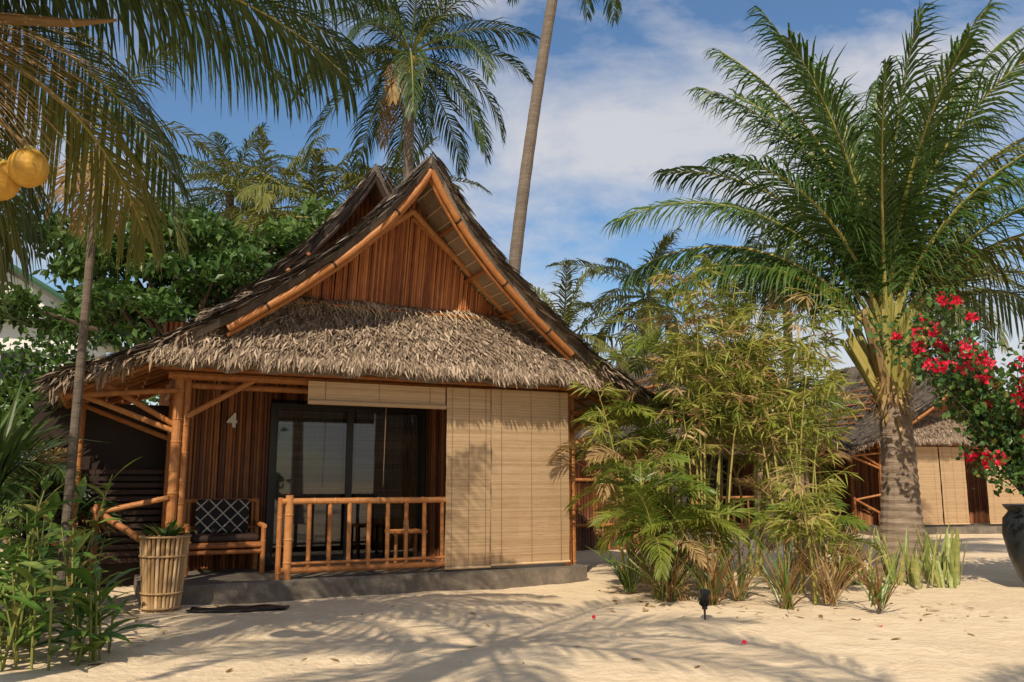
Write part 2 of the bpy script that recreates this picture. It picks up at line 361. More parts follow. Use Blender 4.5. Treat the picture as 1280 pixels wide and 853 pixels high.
random.seed(3)
mb=MB('bamboo','straw','slat')
for sd in(-1,1):
    pts=[];p2=[]
    for i in range(13):
        o=2.5*i/12
        pts.append((MX+sd*o,yfront(o)+.03,prof(o)-.235)); 
        p2.append((MX+sd*o,yfront(o)+.10,prof(o)-.315))
    mb.tube(pts,.050,10,0,.55); mb.tube(p2,.030,8,0,.3)
    for k in range(3):
        o=.45+k*.8; q=V((MX+sd*o,yfront(o)+.03,prof(o)-.235)); mb.tube([q-V((sd*.012,0,-.01)),q+V((sd*.012,0,-.01))],.055,10,2)
    mb.pole((MX,-.13,5.35),(MX+sd*2.05,.28,3.72),.045)
    mb.pole((MX+sd*.05,.02,5.3),(MX+sd*2.15,.33,3.8),.03)
    for o in [x*.155+.12 for x in range(16)]:
        mb.pole((MX+sd*o,yfront(o)+.06,prof(o)-.19),(MX+sd*o,2.1,prof(o)-.19),.013,1,6,9)
    for o in(.45,1.0,1.6,2.2):
        mb.pole((MX+sd*o,yfront(o)+.1,prof(o)-.26),(MX+sd*o,1.7,prof(o)-.26),.032)
    for y in(.15,.7,1.3,1.9,2.6,3.3,4.0,4.8,5.6):
        mb.pole((MX+sd*2.7,y,prof(2.7)-.29),(MX+sd*4.3,y,prof(4.3)-.23),.035)
    for o in(2.8,3.05,3.3,3.55,3.8,4.05,4.3):
        mb.pole((MX+sd*o,yfront(o)+.08,prof(o)-.2),(MX+sd*o,6.6,prof(o)-.2),.018 if o<4.2 else .035)
    for y in(.25,1.9,3.6,5.4):
        mb.pole((MX+sd*2.85,y,2.05),(MX+sd*4.1,y,prof(4.1)-.28),.035)
    pts=[(MX+sd*2.6*i/12,1.8+.5*i/12,prof(2.6*i/12,.78)-.23) for i in range(13)]
    mb.tube(pts,.05,8,2); 
    for o in [x*.3+.15 for x in range(9)]:
        mb.pole((MX+sd*o,1.9,prof(o,.78)-.2),(MX+sd*o,4,prof(o,.78)-.2),.03)
mb.pole((MX,-.86,5.66),(MX,2,5.66),.04)
mb.pole((MX-1.98,.2,3.92),(MX+1.98,.2,3.92),.025)
EZ=2.83
mb.pole((-.3,.2,EZ),(5.75,.2,EZ),.055); mb.pole((-.2,.3,EZ-.12),(5.6,.3,EZ-.12),.04)
mb.pole((-.4,.05,EZ+.08),(5.7,.05,EZ+.08),.035)
for y in(.2,1.75): mb.pole((-.1,y,EZ-.02),(-.1,y+1.6,EZ-.02),.05)
def post(x,y,z1=EZ,r=.06,cluster=True,z0=.2):
    mb.pole((x,y,z0),(x,y,z1),r,0,12)
    if cluster:
        mb.pole((x+.1,y+.04,z0),(x+.1,y+.04,z1),r*.85,0,12); mb.pole((x+.04,y+.14,z0),(x+.04,y+.14,z1),r*.8,0,12)
post(-.16,.22); post(5.55,.22,cluster=False); post(5.67,.3,cluster=False)
post(-.1,1.85,cluster=False); post(MX-4.1,1.9,2.6,.05,False,0); post(MX-4.1,5.4,2.6,.05,False,0); post(MX+4.1,3,2.6,.05,False,0)
mb.pole((-.05,.2,2.3),(.75,.2,2.8),.038); mb.pole((-.2,.25,2.2),(-1.0,.25,2.66),.035)
mb.pole((-.1,.35,2.25),(-.1,1.2,2.75),.035); mb.pole((5.65,.2,2.25),(6.4,.2,2.72),.035); mb.pole((5.62,.2,2.55),(6.9,.2,2.6),.03)
mb.pole((-.2,.1,2.62),(-1.45,.1,2.5),.035)
mb.pole((-.2,.18,1.28),(-1.0,.5,1.1),.035); mb.pole((-1.05,.5,1.15),(-.15,.05,.55),.04); mb.pole((-1.0,.5,0),(-1.0,.5,1.2),.04)
mb.build('bamboo_frame',cot,smooth=False)

random.seed(4)
mb=MB('gable','wall')
x=MX-2.1
while x<MX+2.1:
    o=abs(x-MX); zt=prof(o)-.2; zb=3.7
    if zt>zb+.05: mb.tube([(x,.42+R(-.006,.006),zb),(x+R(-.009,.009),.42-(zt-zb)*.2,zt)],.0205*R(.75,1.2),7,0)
    x+=.036
x=0.0
while x<5.5:
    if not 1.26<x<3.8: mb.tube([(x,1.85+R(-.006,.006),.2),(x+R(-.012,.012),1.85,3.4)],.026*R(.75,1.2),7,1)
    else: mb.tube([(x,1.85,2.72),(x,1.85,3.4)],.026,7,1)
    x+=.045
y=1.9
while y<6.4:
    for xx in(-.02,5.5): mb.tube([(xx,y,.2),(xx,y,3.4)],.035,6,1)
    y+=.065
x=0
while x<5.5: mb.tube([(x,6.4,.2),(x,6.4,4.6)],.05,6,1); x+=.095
x=MX-2.4
while x<MX+2.4:
    mb.tube([(x,2.55,3.4),(x,2.5,prof(x-MX,.78)-.2)],.045,6,0); x+=.085
mb.build('bamboo_walls',cot,smooth=True)
mb=MB('slat','concrete','deck'); 
mb.box((0.05,.5,3.36),(5.45,6.35,3.4),0)
mb.box((.0,.0,-.2),(5.75,6.6,.2),1,.5); mb.box((.015,.015,.2),(5.735,6.58,.222),2,.5)
mb.box((-.45,.25,-.2),(-.003,2.2,.17),1,.3)
mb.box((1.2,.95,.224),(3.9,1.8,.235),0,.3)
mb.build('plinth_and_floor',cot)
mb=MB('slat')
for i in range(14): mb.box((-1.75,2.0,.35+i*.095),(-.1,2.03,.41+i*.095),0)
for xx in(-1.75,-.95,-.15): mb.box((xx,2.03,0),(xx+.06,2.08,1.75),0)
mb.box((-1.9,2.3,0),(-.1,2.34,2.6),0,.1)
mb.build('side_screen',cot)

random.seed(5)
mb=MB('thatch','straw','under')
def SK(u,v):
    x=(.78+(4.88-.78)*u)*(1-v)+(-.5+(5.72+.5)*u)*v
    y=.42*(1-v)+-.40*v; z=4.0*(1-v)+2.98*v+.10*math.sin(math.pi*v)
    return V((x,y,z+.07*noise.noise(V((x*1.5,v*3,2)))-.06*v*noise.noise(V((x*4,0,9)))))
nu,nv=60,10; T=[tuple(SK(i/nu,j/nv)) for i in range(nu+1) for j in range(nv+1)]; c=nv+1
B=[(a,b+.08,z-.12) for a,b,z in T]; n=len(T)
for i in range(nu):
    for j in range(nv):
        a=i*c+j; mb.f.append((a,a+1,a+c+1,a+c)); mb.m.append(0); mb.r.append(R(0,.4)); mb.f.append((n+a,n+a+c,n+a+c+1,n+a+1)); mb.m.append(2); mb.r.append(.4)
mb.v+=T+B
for k in range(15000):
    u=R(-.005,1.005); rows=11; v=(random.randrange(rows)+R(-.5,.5))/rows
    if R(0,1)<.2: v=R(.93,1.0)
    v=min(max(v,0),1); p=SK(u,v); d=(SK(u,min(v+.05,1.05))-SK(u,v-.01 if v>.01 else v)).normalized()
    d=(d+V((R(-.8,.8),R(-.4,.08),R(-.1,.36)))).normalized()
    if v>.9: d=(d+V((0,.1,-R(.2,1.0)))).normalized()
    wv=V((R(.4,1),R(-.5,.5),R(-.4,.4))).normalized()
    strip(mb,p+V((0,-.02,.03))*R(.3,2.2),d,wv,R(.06,.22)*(1 if v<.9 else .95),R(.008,.032),3,R(-.15,.35),0,random.random()**1.2)
for k in range(700):
    u=R(0,1); p=SK(u,R(0,.10)); 
    strip(mb,p+V((0,-.02,.05)),V((R(-.4,.4),-.6,R(-.6,-.1))),V((1,0,R(-.3,.3))),R(.2,.5),R(.012,.03),3,R(.1,.3),1)
mb.build('thatch_skirt_roof',cot)

def blinds(name,specs,parent,rolled=True,seed=6):
    random.seed(seed); mb=MB('blind','cord')
    for x0,x1,z0,z1,y,bulge in specs:
        z=z0
        while z<z1:
            t=(z-z0)/(z1-z0); yy=y-bulge*math.sin(math.pi*t)+R(-.0025,.0025); h=.0125
            a=.012*noise.noise(V((z*3,x0,0)))
            mb.add([(x0+a,yy,z),(x1+a,yy,z),(x1+a,yy-.004,z+h),(x0+a,yy-.004,z+h)],[(0,1,2,3)],0,R(.1,.9)); z+=.0128
        for k in range(3):
            x=x0+(x1-x0)*(.12+.38*k); mb.box((x,y-bulge-.012,z0),(x+.005,y-bulge-.009,z1),1)
        mb.tube([(x0,y-.02,z0+.01),(x1,y-.02,z0+.01)],.018,8,0)
    if rolled:
        mb.tube([(1.45,.05,EZ-.29),(3.44,.05,EZ-.29)],.035,10,0)
        mb.tube([(2.55,.06,EZ-.3),(2.53,.06,1.4)],.004,4,1); mb.tube([(4.165,.05,EZ-.3),(4.165,.05,.5)],.005,4,1)
    return mb.build(name,parent)
blinds('roll_up_blinds',[(3.46,4.16,.26,EZ,.07,.012),(4.17,5.48,.28,EZ,.065,.018),(1.45,3.44,EZ-.30,EZ-.01,.08,0)],cot)

mb=MB('frame','glass','curtain')
x0,x1,z0,z1,y=1.28,3.77,.24,2.66,1.78
for a,b in(((x0,z0),(x0+.07,z1)),((x1-.07,z0),(x1,z1)),((x0+.07,z1-.08),(x1-.07,z1)),((x0+.07,z0),(x1-.07,z0+.05))):
    mb.box((a[0],y,a[1]),(b[0],y+.1,b[1]),0)
for xm,yy in((2.52,y+.02),): mb.box((xm-.05,yy,z0+.05),(xm+.05,yy+.05,z1-.08),0)
mb.box((x0+.07,y+.03,z0+.05),(x0+.12,y+.06,z1-.08),0); mb.box((x1-.12,y+.03,z0+.05),(x1-.07,y+.06,z1-.08),0)
mb.add([(x0+.12,y+.045,z0+.05),(2.47,y+.045,z0+.05),(2.47,y+.045,z1-.08),(x0+.12,y+.045,z1-.08)],[(0,1,2,3)],1)
mb.add([(2.57,y+.05,z0+.05),(x1-.12,y+.05,z0+.05),(x1-.12,y+.05,z1-.08),(2.57,y+.05,z1-.08)],[(0,1,2,3)],1)
z=.5
while z<2.6: 
    mb.box((x0+.15,y+.2,z),(2.44,y+.21,z+.012),2)
    if z>.9: mb.box((2.66,y+.2,z),(3.45,y+.21,z+.012),2)
    z+=.02
mb.build('sliding_glass_door',cot)

random.seed(66)
mb=MB('bamboo')
mb.pole((1.28,.12,.05),(1.28,.12,1.30),.055,0,12); mb.pole((1.17,.16,.1),(1.17,.16,1.27),.035)
mb.pole((1.18,.12,1.22),(3.5,.12,1.22),.042); mb.pole((1.2,.12,.33),(3.5,.12,.33),.042); mb.pole((1.3,.10,.42),(3.5,.10,.42),.02)
for i in range(8):
    x=1.55+i*.27; mb.pole((x,.12,.3),(x+R(-.01,.01),.12,1.22),.03)
mb.build('porch_railing',cot,smooth=False)
cu=bpy.data.curves.new('house_number','FONT'); cu.body='4'; cu.size=.28; cu.extrude=.012; cu.offset=.009; cu.align_x='CENTER'; cu.materials.append(M['white'])
o=bpy.data.objects.new('house_number',cu); scene.collection.objects.link(o); o.parent=cot; o.location=(.72,1.785,2.28); o.rotation_euler=(rad(90),0,0)

for nm,loc,ang,bl in(('bamboo_cottage',(3.7,21.2,0),rad(24),0),('bamboo_cottage',(10.6,23.8,0),rad(14),1)):
    e=empty(nm,loc,ang); e.scale=(.88,.88,.86)
    for ch in [c for c in cot.children if c.name.split('.')[0] not in('house_number','side_screen')]:
        if bl and ch.name.startswith(('porch_railing','roll_up')): continue
        if ch.name.startswith('rear_gable'): continue
        k=ch.copy(); scene.collection.objects.link(k); k.parent=e
    rr=[c for c in cot.children if c.name.startswith('rear_gable')][0].copy(); scene.collection.objects.link(rr); rr.parent=e; rr.scale=(1,1,.93)
    if bl: blinds('roll_up_blinds',[(.2,1.9,.3,EZ,.07,.01),(1.95,2.9,.3,EZ,.07,.01),(3.7,5.4,.3,EZ,.07,.01)],e,False,7)

random.seed(8)
ch=empty('bamboo_armchair',W(.62,1.32,.225),TH)
mb=MB('bamboo','cushion','slat')
for x in(-.5,.5):
    mb.pole((x,-.3,0),(x,-.3,.66),.035); mb.pole((x,.3,0),(x,.36,1.0),.035); mb.pole((x,-.34,.64),(x,.34,.66),.035); mb.pole((x,-.3,.36),(x,.3,.36),.03)
for z,y in((.38,-.3),(.3,-.3),(.38,.3),(.98,.35),(.6,.32)): mb.pole((-.52,y,z),(.52,y,z),.03)
for i in range(8): mb.pole((-.44+i*.125,.33,.42),(-.44+i*.125,.35,.96),.02)
for i in range(9): mb.pole((-.5,-.28+i*.07,.41),(.5,-.28+i*.07,.41),.02)
mb.build('frame',ch)
def rbox(name,a,b,m,parent,bev=.04):
    mb=MB(m); mb.box(a,b); o=mb.build(name,parent,smooth=True); md=o.modifiers.new('b','BEVEL'); md.width=bev; md.segments=4; return o
rbox('seat_cushion',(-.45,-.3,.43),(.45,.26,.53),'slat',ch)
rbox('back_cushion',(-.36,.14,.53),(.36,.27,1.0),'cushion',ch)
tb=empty('bamboo_side_table',W(3.15,.85,.225),TH)
mb=MB('bamboo')
for x in(-.22,.22):
    for y in(-.2,.2): mb.pole((x,y,0),(x,y,.5),.025)
for i in range(9): mb.pole((-.25,-.22+i*.055,.52),(.25,-.22+i*.055,.52),.025)
mb.build('table_frame',tb)
mb=MB('white','black'); mb.tube([(0,0,.545),(0,0,.68),(0,0,.72),(0,0,.76)],[.035,.035,.012,.012],10,0); mb.tube([(0,0,.76),(0,0,.8)],.016,8,1); mb.build('bottle',tb,smooth=True)

random.seed(9)
pl=empty('basket_planter',(-4.12,10.22,0))
mb=MB('basket','soil','lance')
H=.86
for k in range(30):
    a=2*math.pi*k/30; pts=[];
    for i in range(7):
        t=i/6; rr=.185+.075*t**.8; pts.append((math.cos(a)*rr,math.sin(a)*rr,H*t+(R(-.01,.012) if i==6 else 0)))
    mb.tube(pts,.021,6,0)
for z in(.03,.2,.62,.84):
    rr=.21+.075*(z/H)**.8
    ring=[(math.cos(2*math.pi*k/24)*rr,math.sin(2*math.pi*k/24)*rr,z) for k in range(25)]; mb.tube(ring,.013,6,0,.2,False)
mb.tube([(0,0,.78),(0,0,.80)],.23,16,1)
mb.build('basket',pl,smooth=True)
mb=MB('lance','cordy')
for k in range(46):
    a=R(0,6.28); leaf(mb,(math.cos(a)*R(0,.1),math.sin(a)*R(0,.1),.8),(math.cos(a)*R(.3,1),math.sin(a)*R(.3,1),R(.5,1.3)),R(.15,.3),R(.05,.09),.15,0 if R(0,1)<.8 else 1)
mb.build('potted_plant',pl)
random.seed(10)
mb=MB('black'); c0=V((-3.2,10.22,0)); ax=V((math.cos(.12),math.sin(.12),0)); ay=V((-math.sin(.12),math.cos(.12),0))
g=[]
for i in range(15):
    for j in range(7):
        x=-.55+1.1*i/14; y=-.2+.4*j/6; q=c0+ax*x+ay*y; g.append((q.x,q.y,gh(q.x,q.y)+.03+.03*noise.noise(V((x*5,y*6,1)))))
mb.add(g,[(i*7+j,(i+1)*7+j,(i+1)*7+j+1,i*7+j+1) for i in range(14) for j in range(6)],0,.4)
o=mb.build('door_mat',smooth=True); md=o.modifiers.new('s','SOLIDIFY'); md.thickness=.02
sp=empty('garden_spotlight',(2.1,9.5,0))
mb=MB('black')
mb.tube([(0,0,-.05),(0,0,.12)],[.006,.014],8); mb.tube([(0,0,.11),(0,0,.14)],.03,10)
mb.tube([(0,-.02,.12),(.0,-.01,.17),(0,0,.2)],.01,6)
mb.tube([(0,.03,.15),(0,0,.2),(0,-.03,.26),(0,-.045,.29),(0,-.05,.30)],[.03,.048,.052,.062,.062],14); 
for k in range(4): mb.tube([(0,.025-.012*k,.165+.018*k),(0,.022-.012*k,.17+.018*k)],.056,14)
mb.build('lamp_head',sp,smooth=False)
mb=MB('flower')
for (x,y) in((2.1,8.05),(3.9,9.2),(.9,9.6)):
    for k in range(2): qleaf(mb,(x+R(-.02,.02),y+R(-.02,.02),gh(x,y)+.015),.06,0,None,.8)
mb.build('fallen_petals')

# ------------------------------------------------------------ palms
random.seed(21)
mb=MB('palm','rachisy','trunk','dry','palmyl')
b=V((6.30,14.0,-.1)); t=V((6.35,14.0,3.3))
pts=[];rs=[]
for i in range(57):
    u=i/56; pts.append(b.lerp(t,u)+V((.06*math.sin(u*3),0,0))); rs.append((.30-.08*u+.16*math.exp(-u*5))*(1+(.05 if i%2 else 0)))
mb.tube(pts,rs,18,2)
for i in range(26):
    az=i*2.399; u=i/25; el=rad(82-24*u)
    p0=t+V((math.cos(az),math.sin(az),0))*.16-UP*(.45*u+.05)
    d=V((math.cos(az)*math.cos(el),math.sin(az)*math.cos(el),math.sin(el)))
    mb.tube([p0,p0+d*.5,p0+d*1.2],[.10,.065,.04],6,1 if i%4 else 3)
for k in range(240):
    a=R(0,6.28); z=R(-.8,.3); strip(mb,t+V((math.cos(a)*.24,math.sin(a)*.24,z)),(math.cos(a)*.3,math.sin(a)*.3,R(-1,1)),V((-math.sin(a),math.cos(a),0)),R(.15,.5),R(.02,.06),3,.1,3)
fl=[(178,68,-32,5.8),(165,60,-38,5.2),(155,76,0,5.8),(128,84,35,6.4),(100,86,42,6.8),(80,85,40,6.8),(60,85,42,6.6),(30,80,20,6.2),(12,72,-15,6.0),(-5,58,-40,5.6),
    (190,50,-40,4.4),(250,80,15,5.0),(285,82,25,5.2),(315,72,-10,5.2),(340,64,-25,5.4),(20,44,-50,5.0),(175,87,35,6.4),(0,86,35,6.6),(45,62,-20,5.2),(135,60,-20,4.8),(355,78,0,6.0),(270,86,55,5.6),(110,88,55,6.4),(220,85,35,5.6),(8,52,-55,5.2),(200,76,-15,5.0),(330,84,20,6.2),(150,86,25,6.3),(350,87,48,6.6),(190,87,48,6.4)]
for az,a0,a1,L_ in fl:
    frond(mb,t+UP*.35,rad(az+R(-5,5)),rad(a0),rad(a1),L_,1.2,96,.038,.75,0 if R(0,1)<.8 else 4,1,R(-1.0,1.0),R(-.25,.15),r0=.05,start=.18)
mb.build('coconut_palm')
palm('coconut_palm',(-2.9,22.4,0),(-2.9,22.3,13.4),.18,.13,28,4.2,1.0,mats=('palmdk','rachis','trunkdk','dry'),n=56,w=.040,droop=.8,elr=(-35,80),seed=22,coco=6,dry=2)
palm('coconut_palm',(-.55,20,0),(1.75,20,17.8),.17,.12,18,4.0,.9,mats=('palmdk','rachis','trunkdk','dry'),n=40,w=.055,droop=.4,elr=(-50,75),seed=23,flare=1.2)
bgp=[(-8.5,27,10.3,24),(-6.4,25,9.4,25),(-4.6,29,11,26),(1.4,27,5.9,27),(-10.8,30,12,28),(4.6,30,8.0,29),(9.5,29,9.6,30),(15.5,30,8.5,33)]
for x,y,z,s in bgp:
    palm('coconut_palm',(x,y,0),(x+.3,y,z),.18,.14,20,3.6,.9,mats=('palmyl' if s%2 or s<27 else 'palmdk','rachis','trunkdk','dry'),n=38,w=.055,droop=.75,elr=(-40,78),seed=s,dry=4)
palm('coconut_palm',(-3.4,.0,0),(-2.1,.8,6.4),.2,.15,13,3.2,.8,n=36,w=.04,droop=.4,elr=(-25,60),seed=41)
palm('coconut_palm',(1.2,-2.6,0),(1.0,-1.9,6.8),.2,.15,8,3.0,.8,n=36,w=.04,droop=.4,elr=(-25,60),seed=42)
palm('coconut_palm',(7.6,-1.0,0),(6.6,.0,7.4),.2,.15,12,3.0,.8,n=36,w=.04,droop=.4,elr=(-25,60),seed=43)
random.seed(44)
mb=MB('palmdk','rachisy','trunk','dry','coconut','palmyl')
t=V((-3.95,4.7,4.3)); b=V((-4.9,4.3,-.05))
mb.tube([b.lerp(t,i/30) for i in range(31)],[(.2-.05*i/30)*(1.04 if i%2 else 1) for i in range(31)],12,2)
for az,a0,a1,L_,mm_ in[(66,40,-20,4.2,0),(54,50,-10,4.4,0),(46,44,-30,3.9,0),(32,38,-40,3.4,0),(18,48,-35,3.6,0),(80,30,-45,3.4,0),(70,12,-60,2.8,5),(100,12,-60,3.0,0),(112,0,-70,2.6,0),(0,50,-30,3.4,0),(120,40,-30,3.4,0),(150,40,-50,3.3,0),(200,40,-50,3.3,0),(250,50,-40,3.3,0),(300,50,-40,3.3,0),(330,60,-20,3.4,0),(88,-20,-80,1.9,5)]:
    frond(mb,t+UP*.1,rad(az),rad(a0),rad(a1),L_,1.05,92,.024,1.1,mm_,1,R(-.3,.3),-.1,r0=.026,start=.1)
for q in(V((-3.0,4.96,3.41)),V((-3.19,5.0,3.34)),V((-3.3,4.9,3.46))):
    ball(mb,q,.115,4,1.08,R(.2,.8)); mb.tube([q+UP*.10,q+UP*.135],[.05,.03],8,1)
    mb.tube([t,t.lerp(q,.45)+UP*.12,q+UP*.12],.012,6,3)
for k in range(110):
    p0=t+V((.1,.1,0)); d=V((R(.3,1),R(-.1,.6),R(-.6,.35))); strip(mb,p0,d,V((0,.6,.8)).normalized(),R(.6,1.35),.013,3,.3,3,None,(1,1,.8,.5))
mb.tube([t,t+V((.5,.25,.12)),t+V((1.0,.5,.22)),t+V((1.25,.6,.30))],[.03,.045,.03,.01],8,3)
mb.build('coconut_palm')
palm('slender_palm',(-4.86,9.35,0),(-4.86,9.4,5.5),.052,.042,9,1.6,.5,mats=('palmyl','rachis','trunkdk','dry'),n=30,w=.024,droop=.6,elr=(-35,70),seed=45,dry=9,flare=1.1)

random.seed(51)
mb=MB('tree','bark')
b=V((-8.7,21.5,0))
mb.tube([b,b+V((.1,0,2)),b+V((.2,0,4.2))],[.38,.28,.24],10,1)
top=b+V((.2,0,4.0))
for k in range(28):
    a=k*2.399; lvl=k/28; z=2.0*lvl+R(0,.8)+ (5.0 if k%2 else 4.6)
    rr=R(1.8,4.7)*(1.05-.45*lvl); c=b+V((math.cos(a)*rr*1.15,math.sin(a)*rr*.7,z+.8*lvl))
    mb.tube([top-UP*R(0,1),top.lerp(c,.5)+UP*.3,c],[.12,.07,.02],6,1)
    tone=R(.0,.6)
    for q in range(9):
        cc=c+V((R(-1.1,1.1),R(-.9,.9),R(-.45,.45))); clump(mb,cc,R(.35,.7),R(.12,.24),70,.27,0,tone+R(-.15,.2),.5)
mb.build('almond_tree')
random.seed(52)
mb=MB('tree','bark','shrubleaf')
def mass(x0,x1,y0,y1,z1,n,ncl,size,m=0):
    for k in range(n):
        x=R(x0,x1);y=R(y0,y1);h=z1*R(.5,1.0)*(1+.25*noise.noise(V((x*.3,y*.3,5))))
        tone=R(0,.6)
        for q in range(4): clump(mb,(x+R(-.8,.8),y+R(-.6,.6),h*R(.15,1)),R(.5,1.0),R(.3,.6),ncl,size,m,tone)
mass(-19,-5,23,26,4.6,60,60,.28)
mass(-18.5,-12.5,23,26,7.0,26,60,.28)
mass(2,26,32,36,4.2,90,50,.36,2)
mass(18,26,26,31,4.5,30,50,.34)
mass(-34,-22,30,38,5,40,50,.4)
mass(-60,60,40,46,6.5,120,36,.65)
mb.build('background_foliage')
mb=MB('tree','bark','shrubleaf'); random.seed(53)
mass(-16,16,-16,-12,6.5,50,30,.45)
mb.build('background_foliage')

def areca(name,x,y,h,ns,L,seed,mats=('areca','rachisy','bambleaf'),spread=.25,n=30,w=.024,low=4,nf=6,dry=0,df=.12):
    random.seed(seed); mb=MB(*mats,'dry')
    for k in range(ns):
        a=R(0,6.28); rr=R(0,spread); b=V((x+math.cos(a)*rr,y+math.sin(a)*rr,-.03)); hh=h*R(.4,1)
        lean=V((math.cos(a),math.sin(a),0))*R(.05,.2)*hh; t=b+lean+UP*hh
        mb.tube([b,b.lerp(t,.5)-lean*.12,t],[.028,.022,.018],7,1)
        for i in range(nf):
            az=a+i*2.399+R(-.4,.4); e=R(25,82); q=R(0,1)
            frond(mb,t-UP*R(0,.25),az,rad(e),rad(e-R(70,105)),L*R(.65,1.1),.42*L/1.3,n,w,.35,3 if q<df else 0 if q<.62 else 2,1,R(-.6,.6),.2,r0=.010,start=.2)
        if R(0,1)<dry: frond(mb,t-UP*.1,R(0,6.28),rad(-20),rad(-85),L*.7,.3,20,w*.8,.5,3,3,0,.1,r0=.008)
    for k in range(low):
        a=R(0,6.28); frond(mb,(x,y,.1),a,rad(R(55,80)),rad(R(-20,10)),L*.8,.35,n,w,.25,0 if k%2 else 3,1,0,.3,r0=.01,start=.25)
    return mb.build(name)
areca('areca_palm',2.0,11.3,1.7,6,1.1,61,dry=1)
areca('areca_palm',1.75,12.9,2.2,4,1.3,65,low=2,dry=1)
areca('areca_palm',2.75,13.6,3.9,6,1.7,64,low=0,dry=.7)
areca('areca_palm',3.9,13.9,4.0,5,1.7,66,low=0,dry=.7)
areca('areca_palm',4.0,12.0,1.2,3,1.0,63,low=1,dry=1)
def bamboo(name,x,y,h,nc,seed,spread=.3,lean=.2,dens=26,u0=.3):
    random.seed(seed); mb=MB('bambleaf','rachisy','dry')
    for k in range(nc):
        a=R(0,6.28); b=V((x+math.cos(a)*spread*R(0,1),y+math.sin(a)*spread*R(0,1),-.03)); hh=h*R(.65,1)
        pts=[]
        for i in range(9):
            u=i/8; pts.append(b+V((math.cos(a),math.sin(a),0))*lean*hh*u*u+UP*hh*(u-.08*u*u))
        mb.tube(pts,[.019*(1-.8*i/8) for i in range(9)],6,1)
        for q in range(dens):
            u=R(u0,1); i=min(7,int(u*8)); p=pts[i].lerp(pts[i+1],u*8-i)
            az=R(0,6.28); d=V((math.cos(az),math.sin(az),R(.0,.7))).normalized(); bl=R(.3,.75)*(1.15-u*.5)
            e=p+d*bl-UP*.06; mb.tube([p,p.lerp(e,.5)+UP*.03,e],.004,4,1)
            tone=R(0,.75); dr_=.06 if R(0,1)<.85 else .9
            for l in range(12):
                uu=R(.25,1); pp=p.lerp(e,uu); dd=(d*R(.3,1)+V((R(-.8,.8),R(-.8,.8),R(-.9,.1)))).normalized()
                wv=dd.cross(rdir()).normalized()
                strip(mb,pp,dd,wv,R(.13,.30),R(.018,.034),3,.2,2 if R(0,1)<dr_ else 0,min(1,tone+R(0,.3)),(.4,1,.7,.05))
    return mb.build(name)
bamboo('bamboo_clump',2.75,12.3,5.2,7,72,.35,.15,30,.52)
bamboo('bamboo_clump',3.9,12.0,4.5,6,71,.35,.13,28,.50)
bamboo('bamboo_clump',3.85,10.9,2.2,4,73,.25,.16,12,.3)
bamboo('bamboo_clump',3.3,14.0,5.9,6,74,.5,.15,30,.52)
bamboo('bamboo_clump',4.6,13.6,5.0,5,75,.3,.09,28,.50)
bamboo('bamboo_clump',1.9,12.4,3.2,3,76,.3,.14,18,.45)
def spiky(name,x,y,h,n,seed,mats=('cordy','lance'),w=.022,stem=.0,grav=.22):
    random.seed(seed); mb=MB(*mats,'bark')
    if stem: mb.tube([(x,y,-.03),(x+.03,y,stem)],[.025,.018],7,2)
    for k in range(n):
        a=R(0,6.28); z=stem+R(-.08,.05) if stem else .0
        leaf(mb,(x+R(-.07,.07),y+R(-.07,.07),z),(math.cos(a)*R(.1,.9),math.sin(a)*R(.1,.9),R(.6,1.5)),h*R(.5,1.15),w*R(.7,1.4),grav*R(.5,1.5),0 if R(0,1)<.65 else 1,None,.3,(.5,1,.9,.6,.04))
    return mb.build(name)
spiky('cordyline_plant',2.45,10.6,.95,60,81); spiky('cordyline_plant',3.25,10.3,.85,56,82); spiky('cordyline_plant',4.2,10.0,.65,44,83,stem=.1)
spiky('cordyline_plant',1.95,10.9,1.0,80,84,mats=('dry','lance')); spiky('cordyline_plant',2.9,11.1,1.1,50,85,mats=('dry','lance')); spiky('cordyline_plant',3.9,10.7,1.05,70,86,mats=('dry','cordy'))
spiky('cordyline_plant',4.7,12.4,1.2,70,87,mats=('dry','cordy'),w=.03); spiky('cordyline_plant',1.6,11.8,.9,30,88,mats=('lance','areca'))
random.seed(90)
for (x,y,nn) in((5.75,12.7,26),(6.4,12.9,26),(5.2,12.8,18),(6.0,12.3,14)):
    mb=MB('snake')
    for k in range(nn):
        a=R(0,6.28); leaf(mb,(x+R(-.25,.25),y+R(-.15,.15),-.02),(math.cos(a)*.3,math.sin(a)*.3,1),R(.45,.95),R(.045,.075),R(0,.06),0,None,.4,(.6,1,1,.8,.05))
    mb.build('snake_plant')

def lanceplant(name,x0,x1,y0,y1,ns,h0,h1,seed):
    random.seed(seed); mb=MB('lance','rachis','palmyl')
    for k in range(ns):
        b=V((R(x0,x1),R(y0,y1),-.03)); hh=R(h0,h1); a=R(0,6.28); ln=V((math.cos(a),math.sin(a),0))*R(.05,.3)*hh
        t=b+ln+UP*hh; mb.tube([b,b.lerp(t,.5)-ln*.1,t],[.012,.01,.006],6,1); az=R(0,6.28)
        nl=int(hh/.105)
        for i in range(nl):
            u=.15+.85*i/nl; p=b.lerp(t,u); az+=math.pi*.5+R(-.8,.8); e=R(.3,1.2)*(0.6+u*.7)
            leaf(mb,p,(math.cos(az),math.sin(az),e),R(.26,.5),R(.06,.11),R(.12,.38),0 if R(0,1)<.88 else 2)
    return mb.build(name)
lanceplant('ginger_plant',-5.6,-3.9,7.3,8.5,40,.5,1.25,101)
lanceplant('ginger_plant',-6.4,-4.7,8.4,9.9,40,.7,1.6,102)
lanceplant('ginger_plant',-4.2,-3.5,7.1,7.8,16,.35,.85,103)
